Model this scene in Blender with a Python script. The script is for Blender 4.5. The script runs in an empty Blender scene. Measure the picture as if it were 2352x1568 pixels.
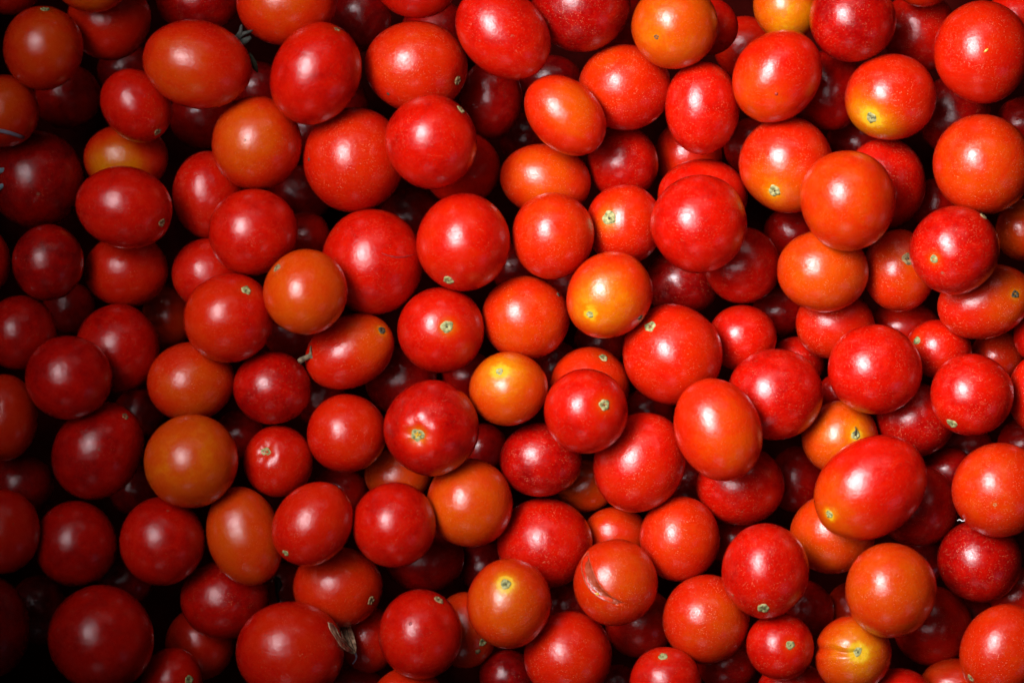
import bpy, bmesh, math, random
import numpy as np
from mathutils import Vector

# ------------------------------------------------------------------ scene, camera, light
SC = bpy.context.scene
COL = SC.collection
W, H = 2352.0, 1568.0          # size of the measuring grid laid over the heap
S = 0.000125                   # metres per grid unit on the plane z = 0
D = 16000.0                    # camera height in grid units (2 m)
random.seed(7)
RNG = np.random.default_rng(7)

cam_d = bpy.data.cameras.new('camera')
cam = bpy.data.objects.new('camera', cam_d)
COL.objects.link(cam)
cam.location = (0, 0, D * S)
cam_d.sensor_width = 36.0
cam_d.lens = 36.0 * D / W
cam_d.clip_start = 0.05
cam_d.clip_end = 20.0
cam_d.dof.use_dof = True
cam_d.dof.focus_distance = (D + 95) * S
cam_d.dof.aperture_fstop = 13.0
SC.camera = cam

world = bpy.data.worlds.new('World')
SC.world = world
world.use_nodes = True
world.node_tree.nodes['Background'].inputs[0].default_value = (0.92, 0.90, 1.0, 1)
world.node_tree.nodes['Background'].inputs[1].default_value = 0.01

SC.view_settings.view_transform = 'Standard'
SC.view_settings.look = 'None'
SC.view_settings.exposure = 0.0
SC.view_settings.gamma = 1.0

AIM = Vector(((1870 - 1176) * S, -(575 - 784) * S, 0))   # brightest part of the heap


GAIN = 1.56


def spot(direction, dist, radius, power, colour, cone=11, blend=0.1, aim=AIM):
    d = Vector(direction).normalized()
    l = bpy.data.lights.new('spot_lamp', 'SPOT')
    l.energy = power * GAIN
    l.color = colour
    l.shadow_soft_size = radius
    l.spot_size = math.radians(cone)
    l.spot_blend = blend
    o = bpy.data.objects.new('spot_lamp', l)
    COL.objects.link(o)
    o.location = aim + d * dist
    o.rotation_euler = (-d).to_track_quat('-Z', 'Y').to_euler()
    return o


KEY = (1.0, 0.93, 0.97)
# a tall soft light up on the left, built as a bank of small lamps so that its beam fades to the lower left
for ky in range(7):
    for kx in range(5):
        ly = 0.27 + (ky - 3) * 0.125; lx = -0.44 + (kx - 2) * 0.135 + (0.27 - ly) * 0.15
        g = math.exp(-((kx - 2) * 0.135 / 0.165) ** 2 - ((ky - 3) * 0.125 / 0.27) ** 2)
        spot((lx, ly, 0.86), 1.7, 0.11, 22 * (g + 0.05), KEY)
for lx, ly in ((-0.42, 0.98), (-0.05, 1.0), (0.32, 0.9)):
    spot((lx, ly, 0.80), 1.7, 0.16, 2.5, (1.0, 0.95, 0.95))
spot((-0.16, -0.90, 0.42), 1.7, 0.15, 2.2, (1.0, 0.86, 0.93))
spot((0.70, -0.58, 0.40), 1.7, 0.17, 1.3, (0.72, 0.62, 1.0))


# ------------------------------------------------------------------ materials
def new_mat(name):
    m = bpy.data.materials.new(name)
    m.use_nodes = True
    return m, m.node_tree.nodes, m.node_tree.links


def skin_material():
    m, N, L = new_mat('tomato_skin')
    bs = N['Principled BSDF']

    def math_n(op, a, b=None, c=None, clamp=False):
        n = N.new('ShaderNodeMath'); n.operation = op; n.use_clamp = clamp
        for k, v in enumerate((a, b, c)):
            if v is None: continue
            if isinstance(v, (int, float)): n.inputs[k].default_value = v
            else: L.new(v, n.inputs[k])
        return n.outputs[0]

    tc = N.new('ShaderNodeTexCoord'); oi = N.new('ShaderNodeObjectInfo')
    sc = N.new('ShaderNodeVectorMath'); sc.operation = 'SCALE'; sc.inputs[3].default_value = 80.0
    L.new(tc.outputs['Object'], sc.inputs[0])
    rnd = N.new('ShaderNodeVectorMath'); rnd.operation = 'MULTIPLY_ADD'
    L.new(oi.outputs['Random'], rnd.inputs[0]); rnd.inputs[1].default_value = (37, 61, 23)
    L.new(sc.outputs[0], rnd.inputs[2])
    co = rnd.outputs[0]

    def noise(scale, detail=4, rough=0.55, dist=0.0):
        n = N.new('ShaderNodeTexNoise'); n.inputs['Scale'].default_value = scale
        n.inputs['Detail'].default_value = detail; n.inputs['Roughness'].default_value = rough
        n.inputs['Distortion'].default_value = dist
        L.new(co, n.inputs['Vector']); return n.outputs['Fac']

    def vor(scale, co_=None):
        n = N.new('ShaderNodeTexVoronoi'); n.inputs['Scale'].default_value = scale
        L.new(co_ or co, n.inputs['Vector']); return n

    def mapr(v, a, b, c=0.0, d=1.0):
        n = N.new('ShaderNodeMapRange'); n.inputs[1].default_value = a; n.inputs[2].default_value = b
        n.inputs[3].default_value = c; n.inputs[4].default_value = d
        L.new(v, n.inputs[0]); return n.outputs[0]

    def mix(fac, a, b):
        n = N.new('ShaderNodeMix'); n.data_type = 'RGBA'
        if isinstance(fac, (int, float)): n.inputs[0].default_value = fac
        else: L.new(fac, n.inputs[0])
        for k, v in ((6, a), (7, b)):
            if isinstance(v, tuple): n.inputs[k].default_value = v
            else: L.new(v, n.inputs[k])
        return n.outputs[2]

    ripe = N.new('ShaderNodeAttribute'); ripe.attribute_name = 'ripe'
    dust = N.new('ShaderNodeAttribute'); dust.attribute_type = 'OBJECT'; dust.attribute_name = 'dust'
    n1 = noise(1.6, 5, 0.6, 0.4); n2 = noise(13, 4, 0.65); n3 = noise(55, 2, 0.5)
    t = math_n('MULTIPLY_ADD', math_n('SUBTRACT', n1, 0.51), 0.40, ripe.outputs['Fac'])
    t = math_n('MULTIPLY_ADD', math_n('SUBTRACT', n2, 0.5), 0.16, t)
    t = math_n('MULTIPLY_ADD', math_n('SUBTRACT', n3, 0.5), 0.10, t)
    ramp = N.new('ShaderNodeValToRGB')
    cr = ramp.color_ramp
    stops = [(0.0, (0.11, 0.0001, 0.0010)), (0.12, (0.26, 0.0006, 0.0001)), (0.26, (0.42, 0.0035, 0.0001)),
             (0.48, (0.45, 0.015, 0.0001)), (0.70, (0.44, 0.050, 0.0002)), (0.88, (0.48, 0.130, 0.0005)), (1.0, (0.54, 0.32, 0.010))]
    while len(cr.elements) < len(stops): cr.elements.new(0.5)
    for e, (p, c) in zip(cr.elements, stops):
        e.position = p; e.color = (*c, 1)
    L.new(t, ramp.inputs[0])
    col = ramp.outputs[0]
    # lenticels and dust: small pale grains sitting in the skin
    v1 = vor(15.0); v2 = vor(33.0)
    clump = mapr(noise(2.6, 3, 0.6), 0.40, 0.62, 0.25, 1.25)
    sep1 = N.new('ShaderNodeSeparateColor'); L.new(v1.outputs['Color'], sep1.inputs[0])
    sep2 = N.new('ShaderNodeSeparateColor'); L.new(v2.outputs['Color'], sep2.inputs[0])
    d1 = math_n('MULTIPLY', mapr(v1.outputs['Distance'], 0.07, 0.14, 1, 0),
                math_n('GREATER_THAN', sep1.outputs[0], 0.50))
    d2 = math_n('MULTIPLY', mapr(v2.outputs['Distance'], 0.16, 0.30, 1, 0),
                math_n('GREATER_THAN', sep2.outputs[0], 0.62))
    specks = math_n('MULTIPLY', math_n('MAXIMUM', d1, math_n('MULTIPLY', d2, 0.75)), clump)
    specks = math_n('MULTIPLY', specks, dust.outputs['Fac'], clamp=True)
    haze = math_n('MULTIPLY', mapr(noise(34, 5, 0.75), 0.54, 0.80, 0, 1), clump)
    haze = math_n('MULTIPLY', haze, math_n('MULTIPLY', dust.outputs['Fac'], 0.42), clamp=True)
    col = mix(haze, col, (0.32, 0.055, 0.022, 1))
    col = mix(math_n('MULTIPLY', specks, 0.85), col, (0.68, 0.27, 0.12, 1))
    # a few grey-brown scuffs
    v3 = vor(1.15)
    sep3 = N.new('ShaderNodeSeparateColor'); L.new(v3.outputs['Color'], sep3.inputs[0])
    ds = math_n('ADD', v3.outputs['Distance'], math_n('MULTIPLY', math_n('SUBTRACT', n2, 0.5), 0.10))
    sc3 = math_n('MULTIPLY', mapr(ds, 0.025, 0.05, 1, 0), math_n('GREATER_THAN', sep3.outputs[1], 0.72))
    col = mix(math_n('MULTIPLY', sc3, 0.7), col, (0.20, 0.09, 0.05, 1))
    L.new(col, bs.inputs['Base Color'])
    # gloss: waxy, finely uneven skin
    r = mapr(noise(4.5, 8, 0.78), 0.46, 0.57, 0.21, 0.38)
    r = math_n('MULTIPLY_ADD', haze, 0.4, r)
    L.new(math_n('MULTIPLY_ADD', specks, 0.25, r), bs.inputs['Roughness'])
    bs.inputs['IOR'].default_value = 1.24
    bs.inputs['Subsurface Weight'].default_value = 0.05
    bs.inputs['Subsurface Radius'].default_value = (1.0, 0.25, 0.08)
    bs.inputs['Subsurface Scale'].default_value = 0.0022
    bs.inputs['Coat Weight'].default_value = 0.62
    bs.inputs['Coat Roughness'].default_value = 0.17
    h = math_n('MULTIPLY_ADD', specks, 0.5, math_n('MULTIPLY', n3, 0.35))
    h = math_n('ADD', h, math_n('MULTIPLY', n2, 0.9))
    h = math_n('MULTIPLY_ADD', noise(4.5, 2, 0.5), 1.6, h)
    bp = N.new('ShaderNodeBump'); bp.inputs['Strength'].default_value = 0.35; bp.inputs['Distance'].default_value = 0.00022
    L.new(h, bp.inputs['Height']); L.new(bp.outputs[0], bs.inputs['Normal']); L.new(bp.outputs[0], bs.inputs['Coat Normal'])
    return m


def mottled(name, c0, c1, scale, rough=0.8, bump=0.0002, c2=None):
    m, N, L = new_mat(name)
    bs = N['Principled BSDF']
    tc = N.new('ShaderNodeTexCoord')
    n = N.new('ShaderNodeTexNoise'); n.inputs['Scale'].default_value = scale; n.inputs['Detail'].default_value = 5
    L.new(tc.outputs['Object'], n.inputs['Vector'])
    r = N.new('ShaderNodeValToRGB')
    r.color_ramp.elements[0].position = 0.36; r.color_ramp.elements[0].color = (*c0, 1)
    r.color_ramp.elements[1].position = 0.64; r.color_ramp.elements[1].color = (*c1, 1)
    if c2:
        e = r.color_ramp.elements.new(0.5); e.color = (*c2, 1)
    L.new(n.outputs['Fac'], r.inputs[0]); L.new(r.outputs[0], bs.inputs['Base Color'])
    bs.inputs['Roughness'].default_value = rough
    bp = N.new('ShaderNodeBump'); bp.inputs['Distance'].default_value = bump; bp.inputs['Strength'].default_value = 0.8
    L.new(n.outputs['Fac'], bp.inputs['Height']); L.new(bp.outputs[0], bs.inputs['Normal'])
    return m


SKIN = skin_material()
SCAR_PALE = mottled('scar_pale', (0.10, 0.11, 0.035), (0.34, 0.34, 0.15), 900, c2=(0.25, 0.25, 0.09))
SCAR_BROWN = mottled('scar_brown', (0.08, 0.05, 0.015), (0.34, 0.24, 0.10), 1300)
SCAR_PIT = mottled('scar_pit', (0.015, 0.012, 0.006), (0.07, 0.06, 0.03), 1500)
DRY = mottled('dry_husk', (0.16, 0.08, 0.04), (0.70, 0.50, 0.30), 420, c2=(0.48, 0.32, 0.19), bump=0.0006)
STUB = mottled('dry_stub', (0.05, 0.03, 0.015), (0.17, 0.13, 0.07), 700)
GREEN = mottled('calyx_green', (0.006, 0.018, 0.005), (0.03, 0.045, 0.02), 500)
GREY = mottled('fuzzy_grey_green', (0.008, 0.012, 0.007), (0.03, 0.03, 0.024), 900)
STRAW = mottled('straw_grey', (0.08, 0.055, 0.08), (0.13, 0.10, 0.13), 300)
PALE_STRAW = mottled('straw_pale', (0.12, 0.19, 0.22), (0.18, 0.26, 0.29), 300)
FIBRE = mottled('white_fibre', (0.7, 0.7, 0.7), (0.85, 0.85, 0.85), 300)
FLESH = mottled('wet_flesh', (0.20, 0.022, 0.002), (0.30, 0.06, 0.03), 420, rough=0.22, c2=(0.24, 0.03, 0.008), bump=0.0008)
LIP = mottled('healed_lip', (0.28, 0.03, 0.006), (0.34, 0.075, 0.03), 600, rough=0.35)
SEED = mottled('seed', (0.55, 0.30, 0.03), (0.65, 0.42, 0.06), 600, rough=0.25)
GROUND = mottled('gap_shade_floor', (0.012, 0.001, 0.0008), (0.03, 0.002, 0.0015), 60, rough=0.9)  # near-black maroon paints the shade of deep tomatoes into the gaps
GROUND.node_tree.nodes['Principled BSDF'].inputs['Specular IOR Level'].default_value = 0.0


# ------------------------------------------------------------------ the heap, tomato by tomato
# cx, cy, half axis a, half axis b, tilt of a (degrees, clockwise), depth layer, skin tone (0 dark crimson .. 1 yellow; darkest for most deep layers), label, options
# options: s = stem scar (x, y, radius, halo) in grid units; k = scar kind; p = paler patch (dx, dy, amount); d = dust
T = [
 (100,110,93,97,0,.5,.42,'red tomato with pale stem scar on its top rim, in the top left corner area',dict(s=(106,20,9,.2),p=(.1,-.1,.18))),
 (250,45,96,92,0,1,.34,'brownish red tomato behind the round one with a top rim scar',{}),
 (212,-50,90,80,0,0,.5,'orange red tomato cut by the top edge, above a brownish red one',dict(p=(0,.3,.2))),
 (20,-40,80,77,0,1,.3,'dim red tomato in the very top left corner of the heap',{}),
 (10,256,82,84,0,.7,.44,'brownish orange tomato at the left edge with a grey straw lying on it',dict(p=(-.2,-.3,.2))),
 (155,222,78,75,0,2,.16,'dark red tomato sunk below the round one with a top rim scar',{}),
 (453,148,126,100,14,0,.34,'large plum shaped tomato, orange on its left end, beside the green calyx',dict(p=(-.4,.15,.26),d=.5)),
 (311,241,92,77,52,.45,.26,'small oval glossy red tomato with brown scar at its lower right end',dict(s=(365,305,8,.1),k='b',d=.5)),
 (289,364,99,80,0,1.2,.40,'shaded orange tomato with yellow centre between two glossy red ovals',dict(p=(-.25,.3,.42))),
 (283,475,113,94,12,0,.24,'oval red tomato lying sideways, brown scar at its right end, left part of the heap',dict(s=(375,512,9,.1),k='b',d=.45)),
 (85,415,112,115,0,1.3,.08,'large dark crimson tomato at the left edge under a brownish orange one',{}),
 (455,0,96,76,0,1.5,.1,'dark purple red tomato behind the top of the large plum shaped one',{}),
 (656,5,115,99,0,.2,.36,'red tomato with orange middle at the top edge, right of the green calyx',dict(p=(-.1,-.1,.25))),
 (590,330,103,109,0,.4,.42,'orange tomato with small grey specks in its highlight, below the large plum shape',dict(p=(-.3,-.2,.26),d=.6)),
 (478,447,84,102,0,1,.28,'red tomato tucked under the grey speckled orange one',dict(d=.8)),
 (465,268,78,74,0,2,.12,'dark red tomato in the shade under the large plum shaped one',{}),
 (290,160,68,60,0,2.8,.08,'almost black red tomato in the gap left of the large plum shape',{}),
 (726,171,121,101,-66,0,.24,'very glossy bright red oval tomato with a long slanted highlight, upper left',dict(s=(775,68,7,.35),k='b',d=.25)),
 (828,40,72,82,0,2,.07,'dark crimson tomato right of the long slanted highlight oval',{}),
 (956,151,119,105,8,.5,.32,'wide red tomato with orange haze and a narrow scar at its right rim',dict(s=(1056,188,9,.1),k='b',p=(-.2,-.2,.18),d=.9)),
 (960,-46,98,88,0,.4,.28,'red tomato cut by the top edge above the wide orange hazed one',{}),
 (1000,80,84,80,0,2.2,.1,'dark red tomato hidden between the top edge and the wide orange hazed one',{}),
 (813,365,118,122,0,.3,.30,'big round red tomato with one dark speck on its left side',dict(d=.9,p=(-.1,-.1,.12))),
 (993,323,106,110,0,-.3,.24,'round bright red tomato on top with a pale edge scar at upper right',dict(s=(1063,247,10,.1),d=.5)),
 (1128,232,74,92,0,1.5,.12,'dark red tomato behind the bright one with an edge scar',{}),
 (1060,388,88,85,0,1.2,.24,'dull red tomato half hidden below the bright one with an edge scar',{}),
 (1155,76,119,95,46,0,.26,'oval red tomato leaning right with a slanted pink highlight, top middle',dict(d=.6)),
 (690,445,76,66,0,2.5,.1,'almost black tomato under the big round one with a dark speck',{}),
 (704,547,58,60,0,1.6,.2,'small shaded red tomato wedged between two bright red ones',{}),
 (940,500,74,70,0,2,.06,'dark crimson tomato in the gap under the big round red one',{}),
 (788,240,60,60,0,2.5,.05,'shaded crimson tomato between the slanted highlight oval and the wide hazed one',{}),
 (705,300,60,60,0,2.6,.05,'shaded tomato under the lower end of the slanted highlight oval',{}),
 (590,205,64,64,0,2.5,.05,'shaded tomato in the gap below the green calyx',{}),
 (1335,9,113,110,0,.1,.12,'large pink crimson tomato at the top edge with a broad highlight',dict(d=.7)),
 (1550,58,100,100,0,-.3,.66,'smooth orange tomato at the top with a tiny pin hole scar',dict(s=(1505,90,5,.1),k='p',p=(-.2,.1,.06),d=.5)),
 (1630,62,64,66,0,1,.28,'red tomato peeking out right of the smooth orange one',{}),
 (1436,199,106,101,0,.4,.30,'round red tomato with orange haze left of the smooth orange one',dict(p=(-.3,-.4,.2),d=1.0)),
 (1297,264,105,79,44,-.1,.38,'small oval orange red tomato leaning right, with an orange stripe',dict(p=(.1,-.2,.28),d=.6)),
 (1614,246,86,106,0,.3,.26,'upright oval red tomato with a dark scuff in its highlight',dict(d=.9)),
 (1430,375,82,85,0,1.1,.18,'shaded red tomato with a low left highlight below the round hazed one',dict(d=.7)),
 (1580,355,78,80,0,1.6,.34,'shaded brownish tomato below the upright oval red one',{}),
 (1251,414,108,84,8,.9,.43,'shaded orange tomato below the small leaning oval one',dict(p=(-.1,-.1,.2),d=.8)),
 (1270,541,96,101,0,.3,.36,'round orange red tomato with soft haze in the upper middle of the heap',dict(p=(0,-.3,.14),d=.8)),
 (1435,516,89,96,0,.5,.28,'red tomato with a large pale green scar, left of the large bright red ones',dict(s=(1398,503,14,.4),d=.9,p=(-.3,-.3,.12))),
 (1613,452,103,88,0,.6,.26,'red tomato peeking out above the large glossy bright red one',dict(d=.8)),
 (1605,514,110,113,0,-.3,.25,'large glossy bright red tomato on top, right of the pale green scar',dict(d=.6)),
 (1725,335,66,68,0,1.5,.14,'shaded crimson tomato right of the upright oval red one',{}),
 (1265,185,76,60,0,2.3,.06,'nearly black tomato above the small leaning orange red oval',{}),
 (1422,55,68,72,0,1.6,.12,'shaded red tomato between the pink crimson and the smooth orange ones',{}),
 (1710,112,72,76,0,2.2,.3,'shaded brown tomato left of the long oval below the yellow orange one',{}),
 (1205,318,60,60,0,2.4,.05,'nearly black tomato below left of the small leaning orange red oval',{}),
 (1808,15,78,80,0,.8,.66,'yellow orange tomato at the top edge',dict(p=(.1,.5,.2),d=.8)),
 (1785,175,114,97,-52,0,.32,'long oval red tomato, orange at its lower left end, below the yellow orange one',dict(p=(-.6,.5,.24),d=.6)),
 (1960,46,101,97,0,-.1,.14,'deep crimson round tomato at the top, right of the yellow orange one',dict(d=.7)),
 (2110,75,86,95,0,1.2,.2,'shaded tomato with violet sheen right of the deep crimson one at the top',dict(d=.8)),
 (2120,-50,76,66,0,.5,.4,'orange red tomato just showing at the top edge near the right',{}),
 (2255,118,111,119,0,-.2,.30,'large red tomato in the top right corner with a small yellow scratch',dict(d=.8,p=(-.3,-.3,.08))),
 (2335,45,70,70,0,.9,.28,'red tomato behind the one with a small yellow scratch',{}),
 (1905,207,85,92,0,1,.1,'shaded crimson tomato between the long oval and the yellow scarred one',{}),
 (2046,224,106,101,0,0,.36,'tomato with yellow lower left side and a grey scar, upper right',dict(s=(1997,275,11,.32),p=(-.55,.65,.44),d=1.2)),
 (2190,265,86,92,0,1.3,.08,'shaded dark crimson tomato right of the yellow sided scarred one',dict(d=.9)),
 (2352,285,66,62,0,1.6,.1,'dark tomato at the right edge between two large round ones',{}),
 (2257,378,117,117,0,-.1,.46,'large orange red tomato at the right edge, second from the top',dict(p=(-.1,0,.1),d=1.0)),
 (1806,379,108,111,0,.2,.36,'red tomato with orange lower end and a grey scar, right of the large glossy one',dict(s=(1775,443,12,.3),p=(-.25,.6,.3),d=1.0)),
 (2030,421,95,106,0,.8,.22,'dusty red tomato half hidden behind the smooth orange red one on top',dict(d=1.2)),
 (1949,460,111,115,0,-.5,.50,'smooth round orange red tomato lying on top in the right half',dict(p=(-.4,-.1,.08),d=.4)),
 (1970,330,70,70,0,1.8,.08,'shaded crimson tomato below the yellow sided scarred one',{}),
 (2195,574,103,103,0,-.2,.20,'crimson red tomato with a small yellow ringed scar low on its left',dict(s=(2140,596,8,.5),d=.9)),
 (2150,470,60,60,0,1.5,.2,'small shaded tomato above the one with a yellow ringed scar',{}),
 (2350,530,62,72,0,.9,.56,'brown orange tomato at the right edge',dict(d=.8)),
 (1820,535,68,60,0,1.5,.12,'shaded dark red tomato under the red one with an orange lower end',{}),
 (111,604,82,88,0,.6,.1,'dark crimson tomato with a small sharp highlight near the left edge',{}),
 (-30,600,55,75,0,.8,.18,'dark red tomato just showing at the left edge, third layer down',{}),
 (290,622,97,85,0,.8,.34,'brownish red tomato under the sideways oval one',dict(d=.5)),
 (480,630,85,84,0,.9,.26,'red tomato behind two bright red ones, left of centre',dict(d=.7)),
 (582,534,102,101,0,0,.26,'bright red tomato above the orange one with an edge scar',dict(d=.5)),
 (524,732,106,102,0,0,.26,'glossy red tomato with a pale scar at its top right',dict(s=(567,668,10,.25),d=.5,p=(-.6,0,.16))),
 (385,728,60,70,0,1.9,.5,'shaded brown tomato left of the glossy one with a top right scar',{}),
 (45,765,84,87,0,.7,.16,'dark red tomato at the left edge beside the darker round one',{}),
 (270,800,97,103,0,.5,.18,'dark red tomato half behind a smooth round dark red one',dict(d=.4)),
 (157,866,100,97,0,0,.16,'smooth round dark red tomato on top at the left',dict(d=.15)),
 (439,879,101,91,0,.4,.44,'orange red tomato above the large smooth orange one',dict(p=(.1,.3,.16),d=.7)),
 (10,957,80,102,0,.6,.44,'dim brown tomato at the left edge',dict(d=.2)),
 (226,1036,118,101,-56,.3,.14,'oval dark red tomato with a small brown scar at its upper right',dict(s=(291,953,8,.1),k='b',d=.3)),
 (440,1060,111,108,0,-.2,.64,'large smooth orange tomato lying on top at the left',dict(p=(-.1,-.1,.08),d=.3)),
 (160,705,62,60,0,2.5,.12,'nearly black tomato in the gap below the brownish red one at left',{}),
 (550,1000,60,58,0,1.4,.12,'small shaded tomato between the large orange and the ring scarred ones',{}),
 (318,950,58,58,0,2.5,.1,'nearly black tomato right of the smooth round dark red one',{}),
 (701,670,99,97,0,-.3,.62,'round orange tomato on top with a scar on its upper left edge',dict(s=(633,612,9,.1),k='b',p=(-.1,-.2,.04),d=.35)),
 (858,604,117,121,0,.2,.26,'large red tomato with a thin curved scratch',dict(d=.45)),
 (1065,555,107,113,0,-.2,.25,'large bright red tomato with a pale scar at its bottom edge',dict(s=(1031,645,11,.1),d=.5,p=(-.5,-.1,.1))),
 (1012,758,101,98,0,0,.27,'round red tomato with a pale green scar near its middle, centre of the heap',dict(s=(1028,751,12,.5),d=.5)),
 (803,808,106,82,-26,.2,.32,'bean shaped tomato with an orange end and a dried flower stub',dict(s=(878,758,8,.4),k='p',p=(.6,-.3,.24),d=.7)),
 (1207,730,101,98,0,.2,.44,'orange red tomato left of the glossy orange one with a pale scar',dict(p=(0,.1,.12),d=.8)),
 (624,890,90,85,0,.2,.14,'glossy crimson tomato below the dried flower stub',dict(d=.5)),
 (670,766,64,60,0,1.6,.12,'shaded crimson tomato under the orange one with an upper left edge scar',{}),
 (920,870,84,84,0,1.4,.1,'shaded dark crimson tomato right of the bean shaped one',dict(d=.5)),
 (798,995,92,92,0,.3,.28,'round red tomato between the ring scarred and the large dimpled ones',dict(d=.6,p=(.1,-.2,.1))),
 (991,983,110,110,0,-.2,.17,'large crimson tomato with a dimpled orange ringed scar',dict(s=(960,999,13,.62),d=.5,dim=.09)),
 (1168,894,91,85,0,0,.60,'yellow orange tomato with a pale scar in a yellow glow',dict(s=(1147,852,7,.34),k='g',p=(-.25,-.45,.20),d=.6)),
 (1075,862,60,56,0,1.6,.12,'small shaded tomato behind the yellow orange one in the middle',{}),
 (639,1059,81,84,0,.3,.28,'small red tomato with a pale green scar inside a ring shaped highlight',dict(s=(611,1035,10,.2),d=.7,dim=.09)),
 (1110,1030,58,58,0,2.3,.1,'nearly black tomato right of the large dimpled crimson one',{}),
 (740,925,60,60,0,2.2,.1,'dark tomato glimpsed beneath the bean shaped one',{}),
 (1400,677,106,96,-42,-.3,.50,'glossy orange tomato on top with a yellow end and pale scar, centre right',dict(s=(1352,725,7,.36),p=(-.2,.2,.30),d=.5)),
 (1565,650,86,80,0,1.3,.08,'shaded dark crimson tomato right of the glossy orange one with a yellow end',dict(d=.9)),
 (1707,610,88,90,0,.9,.2,'shaded red tomato under the right side of the large glossy bright red one',dict(d=.8)),
 (1546,813,116,118,0,-.1,.30,'largest round red tomato in the middle right with a grey scar at upper left',dict(s=(1488,747,12,.1),d=.7,p=(.2,.1,.08))),
 (1706,775,80,76,0,.6,.26,'small red tomato right of the largest round one',dict(d=.8)),
 (1355,885,92,89,0,.6,.44,'orange red tomato hidden behind a bright red one, scar at its top',dict(s=(1386,818,9,.1),d=.7)),
 (1346,943,98,99,0,-.3,.25,'bright red tomato with a round pale scar on its right side',dict(s=(1387,928,11,.35),d=.45)),
 (1650,990,121,97,67,-.4,.40,'long oval orange red tomato standing upright with a slanted streak highlight',dict(p=(.2,.1,.2),d=.4)),
 (1781,907,109,105,0,.1,.20,'large crimson red tomato right of the upright long oval',dict(d=.7)),
 (1470,1060,119,104,-60,.1,.24,'large oval red tomato with a scuffed top, left of the upright long oval',dict(d=.9,p=(-.2,.4,.1))),
 (1242,1056,96,86,0,.4,.14,'crimson tomato below the yellow orange one in the middle',dict(d=.8)),
 (1380,788,62,62,0,2.2,.08,'dark tomato in the gap below the glossy orange one with a yellow end',{}),
 (1280,842,58,58,0,2,.1,'dark tomato in the gap right of the yellow orange one in the middle',{}),
 (1490,950,62,62,0,2,.08,'dark tomato below the grey scarred largest one',{}),
 (1300,650,60,60,0,2,.1,'dark tomato between the two tomatoes left of the glossy orange one',{}),
 (1185,615,58,58,0,2,.08,'dark tomato right of the bright one with a scar at its bottom edge',{}),
 (1889,623,107,95,0,.0,.55,'orange tomato pressed under the smooth orange red one on top',dict(p=(.0,0,.10),d=.8)),
 (2065,622,85,94,0,.6,.40,'dull orange red tomato with a brown scar left of the yellow ringed scar',dict(s=(2083,594,12,.15),k='b',d=1.3,p=(.1,.1,.14))),
 (2262,692,112,85,-16,.5,.34,'oval tomato at the right edge with an orange end and small dark scar',dict(s=(2328,675,8,.3),k='p',d=1.2,p=(.6,-.1,.22))),
 (1917,746,91,82,0,.9,.34,'brownish red dusty tomato below the pressed orange one',dict(d=1.2)),
 (2075,750,82,62,0,1.4,.24,'shaded tomato in a gap below the dull orange red one with a brown scar',dict(d=.8)),
 (2157,803,77,70,14,.5,.27,'small pointed red tomato with a yellow ringed scar at its left tip',dict(s=(2102,782,8,.3),d=.9)),
 (2009,849,111,102,0,-.2,.25,'large bright red tomato left of the small pointed one',dict(d=.7)),
 (2233,905,97,96,0,-.1,.24,'round red tomato with a pale scar at its lower left rim, near the right edge',dict(s=(2184,972,11,.1),d=.8)),
 (2380,902,65,88,0,.4,.27,'red tomato half cut by the right edge beside the rim scarred one',dict(d=.9)),
 (2290,820,65,60,0,1.3,.4,'shaded brown tomato above the round one with a rim scar at right',dict(d=1.0)),
 (2390,770,62,62,0,.8,.22,'red sliver of a tomato at the right edge below the oval with an orange end',{}),
 (1930,1005,88,84,0,.5,.58,'orange tomato with a bit of black stalk on its scar',dict(s=(1962,998,9,.3),p=(.2,-.1,.16),d=1.1)),
 (2105,965,90,85,0,.8,.12,'shaded crimson tomato left of the rim scarred round one',dict(d=1.0)),
 (1830,832,62,62,0,1.3,.2,'shaded red tomato between the brownish dusty and the large crimson ones',dict(d=.9)),
 (1925,903,48,46,0,1.2,.2,'dark red tomato sliver above the orange one with black stalk',{}),
 (1790,715,62,62,0,1.7,.1,'dark tomato under the pressed orange one',{}),
 (2220,1042,70,66,0,1.5,.1,'dark crimson tomato below the round one with a rim scar',{}),
 (2352,1020,62,62,0,1.2,.18,'dark red tomato at the right edge above an orange red one',{}),
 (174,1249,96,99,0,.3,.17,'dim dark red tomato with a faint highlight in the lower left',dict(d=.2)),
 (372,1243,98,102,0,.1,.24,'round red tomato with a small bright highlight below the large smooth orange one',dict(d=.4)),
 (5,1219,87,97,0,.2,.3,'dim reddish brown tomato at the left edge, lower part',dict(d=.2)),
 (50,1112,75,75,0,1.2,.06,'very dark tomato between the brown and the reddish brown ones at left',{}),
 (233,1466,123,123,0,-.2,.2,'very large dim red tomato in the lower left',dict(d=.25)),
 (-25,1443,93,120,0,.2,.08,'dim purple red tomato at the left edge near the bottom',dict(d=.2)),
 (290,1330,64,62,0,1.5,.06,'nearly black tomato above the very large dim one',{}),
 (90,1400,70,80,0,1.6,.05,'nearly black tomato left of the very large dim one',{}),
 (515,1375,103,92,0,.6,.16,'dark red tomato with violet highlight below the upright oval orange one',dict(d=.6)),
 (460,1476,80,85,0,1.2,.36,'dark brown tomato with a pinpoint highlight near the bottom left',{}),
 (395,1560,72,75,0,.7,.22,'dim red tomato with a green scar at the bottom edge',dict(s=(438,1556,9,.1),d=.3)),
 (310,1125,62,62,0,2.2,.05,'nearly black tomato left under the large smooth orange one',{}),
 (562,1232,117,88,73,.3,.56,'upright oval orange tomato with a narrow slanted highlight',dict(p=(-.4,-.2,.08),d=.5)),
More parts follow.
